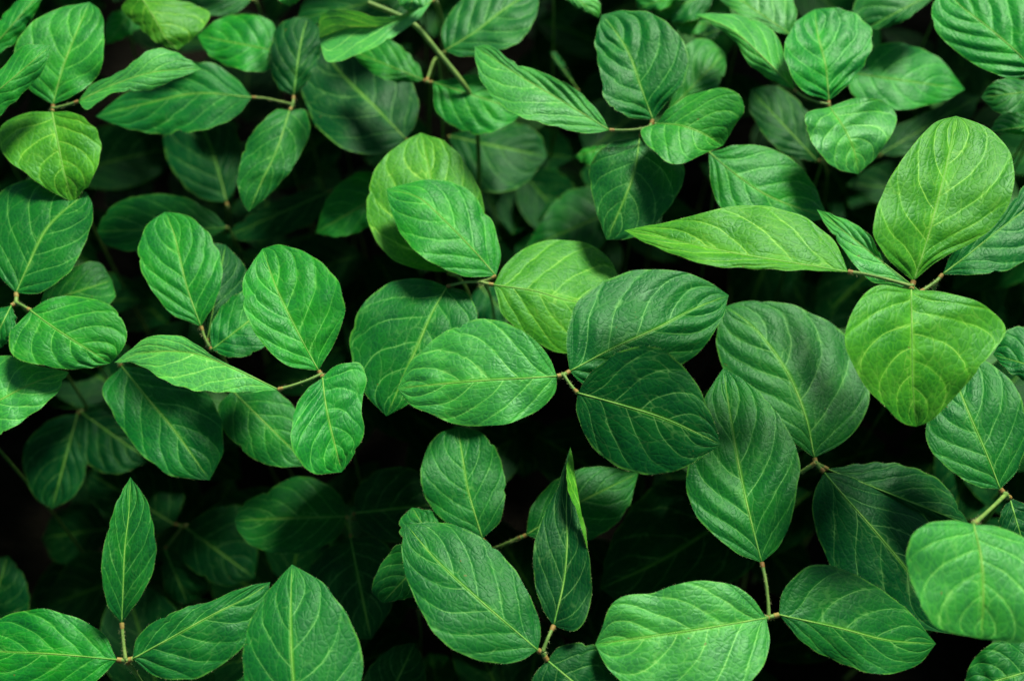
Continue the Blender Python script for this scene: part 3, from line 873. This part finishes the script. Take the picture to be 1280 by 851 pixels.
# ------------------------------------------------------------------ ground, the rest of the canopy, and added hidden shading leaves
def ground():
    n = 60
    xs = np.concatenate([-np.geomspace(40, 1.6, 14), np.linspace(-1.5, 1.5, n), np.geomspace(1.6, 40, 14)])
    rng = np.random.default_rng(3)
    X, Y = np.meshgrid(xs, xs, indexing='ij')
    Z = 0.012 * (np.sin(X * 9 + 1) * np.cos(Y * 7) + 0.6 * np.sin(X * 23 + Y * 17)) + rng.normal(0, 0.004, X.shape)
    k = len(xs)
    V = np.stack([X, Y, Z - 0.012], 2).reshape(-1, 3)
    Fc = [(i * k + j, (i + 1) * k + j, (i + 1) * k + j + 1, i * k + j + 1) for i in range(k - 1) for j in range(k - 1)]
    o = mesh_obj('soil_ground', V, Fc, [M_SOIL])
    o['kind'] = 'structure'
    return o


ground()


def simple_blade(rng, base, az, L, Wd, pitch, roll):
    """a plain leaflet in world space for the mass of the canopy"""
    nu, nw = 9, 3
    u = np.linspace(0, 1, nu)
    w = Wd * 0.5 * np.sin(np.pi * np.clip(u, 0, 1) ** 0.85) ** 0.75
    vv = np.linspace(-1, 1, 2 * nw + 1)
    f = np.array([math.cos(az) * math.cos(pitch), math.sin(az) * math.cos(pitch), math.sin(pitch)])
    s = np.array([-math.sin(az), math.cos(az), 0.0])
    s = s * math.cos(roll) + np.cross(f, s) * math.sin(roll)
    nrm = np.cross(f, s)
    droop = -0.18 * L * u ** 2
    P = base + f * (u * L)[:, None] + np.array([0, 0, 1.0]) * droop[:, None]
    P = P[:, None, :] + s * (w[:, None] * vv[None, :])[:, :, None] + nrm * (0.25 * w[:, None] * np.abs(vv)[None, :])[:, :, None]
    uv = np.stack([np.repeat(u[:, None], len(vv), 1), np.repeat((vv * .5 + .5)[None, :], nu, 0)], 2)
    off = np.array([rng.uniform(0, 60), rng.uniform(0, 60)])
    met = np.stack([np.repeat(u[:, None] * L * 100, len(vv), 1), w[:, None] * vv[None, :] * 100], 2) + off
    return P, uv, met


def canopy_mass(name, spots, tone, seed, keep_out=False):
    rng = random.Random(seed)
    V, Fc, U1, U2 = [], [], [], []
    for (x, y, z, sc_) in spots:
        a0 = rng.uniform(0, 6.28)
        mark = (len(V), len(Fc), len(U1), len(U2))
        bad = False
        for k in range(3):
            az = a0 + (k - 1) * 1.75 + rng.uniform(-.25, .25)
            L = sc_ * rng.uniform(.085, .12)
            P, uv, met = simple_blade(rng, np.array([x, y, z]) + 0.008 * np.array([math.cos(az), math.sin(az), 0]), az, L, L * rng.uniform(.55, .7), rng.uniform(-.35, .35), rng.uniform(-.45, .45))
            if keep_out and z > 0.36:
                px, py = proj(P.reshape(-1, 3))
                if np.any((px > -6) & (px < W0 + 6) & (py > -6) & (py < H0 + 6)):
                    bad = True
                    break
            i0 = len(V)
            nu, nv = P.shape[:2]
            V.extend(P.reshape(-1, 3))
            U1.extend(uv.reshape(-1, 2).tolist())
            U2.extend(met.reshape(-1, 2).tolist())
            for i in range(nu - 1):
                for j in range(nv - 1):
                    Fc.append((i0 + i * nv + j, i0 + (i + 1) * nv + j, i0 + (i + 1) * nv + j + 1, i0 + i * nv + j + 1))
        if bad:
            del V[mark[0]:], Fc[mark[1]:], U1[mark[2]:], U2[mark[3]:]
    o = mesh_obj(name, V, Fc, [M_LEAF], None, None, U1, U2)
    o.color = TONE[tone]
    o['kind'] = 'stuff'
    return o


def spots_outside(n, seed):
    rng = random.Random(seed)
    out = []
    while len(out) < n:
        x, y = rng.uniform(-1.5, 1.5), rng.uniform(-1.2, 1.9)
        z = 0.63 - 0.40 * rng.random() ** 1.2
        px, py = proj((x, y, z))
        if -5 < px < W0 + 5 and -5 < py < H0 + 5:
            continue
        if np.linalg.norm(np.array([x, y, z]) - EYE) < 0.55:
            continue
        out.append((x, y, z, 1.0))
    return out


def spots_below(n, seed):
    rng = random.Random(seed)
    return [(rng.uniform(-.62, .62), rng.uniform(-.5, .75), rng.uniform(.08, .29), 1.0) for _ in range(n)]


canopy_mass('surrounding_foliage', spots_outside(1900, 5), 'g', 6, True)
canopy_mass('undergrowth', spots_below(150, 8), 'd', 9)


def shading_leaves(n, seed):
    """added leaves, hidden behind the blades one sees, that block light to the depths"""
    from mathutils.bvhtree import BVHTree
    tree = BVHTree.FromPolygons(COVER_V, COVER_F)
    rng = random.Random(seed)
    eye = Vector(EYE)
    V, Fc, U1, U2 = [], [], [], []
    got = 0
    for _ in range(n):
        px = [(rng.uniform(-20, W0 + 20), rng.uniform(-20, H0 + 20))]
        z = rng.uniform(.26, .55)
        p0 = unproj(px, [z])[0]
        L = rng.uniform(.05, .105)
        P, uv, met = simple_blade(rng, p0, rng.uniform(0, 6.28), L, L * rng.uniform(.55, .7), rng.uniform(-.3, .3), rng.uniform(-.4, .4))
        ok = True
        for v in P[:, ::3].reshape(-1, 3):
            d = Vector(v) - eye
            L_ = d.length
            hit = tree.ray_cast(eye, d / L_, L_)
            if hit[0] is None or hit[3] > L_ - 0.012:
                ok = False
                break
        if not ok:
            continue
        got += 1
        i0 = len(V)
        nu, nv = P.shape[:2]
        V.extend(P.reshape(-1, 3))
        U1.extend(uv.reshape(-1, 2).tolist())
        U2.extend(met.reshape(-1, 2).tolist())
        Fc.extend((i0 + i * nv + j, i0 + i * nv + j + 1, i0 + (i + 1) * nv + j + 1, i0 + (i + 1) * nv + j) for i in range(nu - 1) for j in range(nv - 1))
    print('under canopy leaves', got)
    o = mesh_obj('hidden_shading_foliage', V, Fc, [M_LEAF], None, None, U1, U2)  # unseen foliage added to darken the deep leaves
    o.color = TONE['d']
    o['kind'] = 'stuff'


shading_leaves(6000, 21)

# ------------------------------------------------------------------ light
SUN_AZ, SUN_EL = 24.0, 47.0       # azimuth from +Y (away from the camera), clockwise positive
wd = bpy.data.worlds.new('World')
sc.world = wd
wd.use_nodes = True
nt = wd.node_tree
nt.nodes.clear()
sky = nt.nodes.new('ShaderNodeTexSky')
sky.sky_type = 'NISHITA'
sky.sun_disc = False
sky.sun_elevation = R(SUN_EL)
sky.sun_rotation = R(SUN_AZ)
bg = nt.nodes.new('ShaderNodeBackground')
bg.inputs[1].default_value = 0.052
ow = nt.nodes.new('ShaderNodeOutputWorld')
nt.links.new(sky.outputs[0], bg.inputs[0])
nt.links.new(bg.outputs[0], ow.inputs[0])
sl = bpy.data.lights.new('sun', 'SUN')
sl.energy = 4.2
sl.angle = R(16)
sl.color = (1.0, 0.94, 0.78)
so = bpy.data.objects.new('sun', sl)
COL.objects.link(so)
dv = Vector((math.sin(R(SUN_AZ)) * math.cos(R(SUN_EL)), math.cos(R(SUN_AZ)) * math.cos(R(SUN_EL)), math.sin(R(SUN_EL))))
so.rotation_euler = dv.to_track_quat('Z', 'Y').to_euler()
so.location = dv * 5

vs = sc.view_settings
vs.view_transform = 'Standard'
vs.look = 'None'
vs.gamma = 1.0
vs.use_curve_mapping = False
vs.exposure = 1.15
sc.cycles.max_bounces = 8
sc.cycles.diffuse_bounces = 4
sc.cycles.transmission_bounces = 4
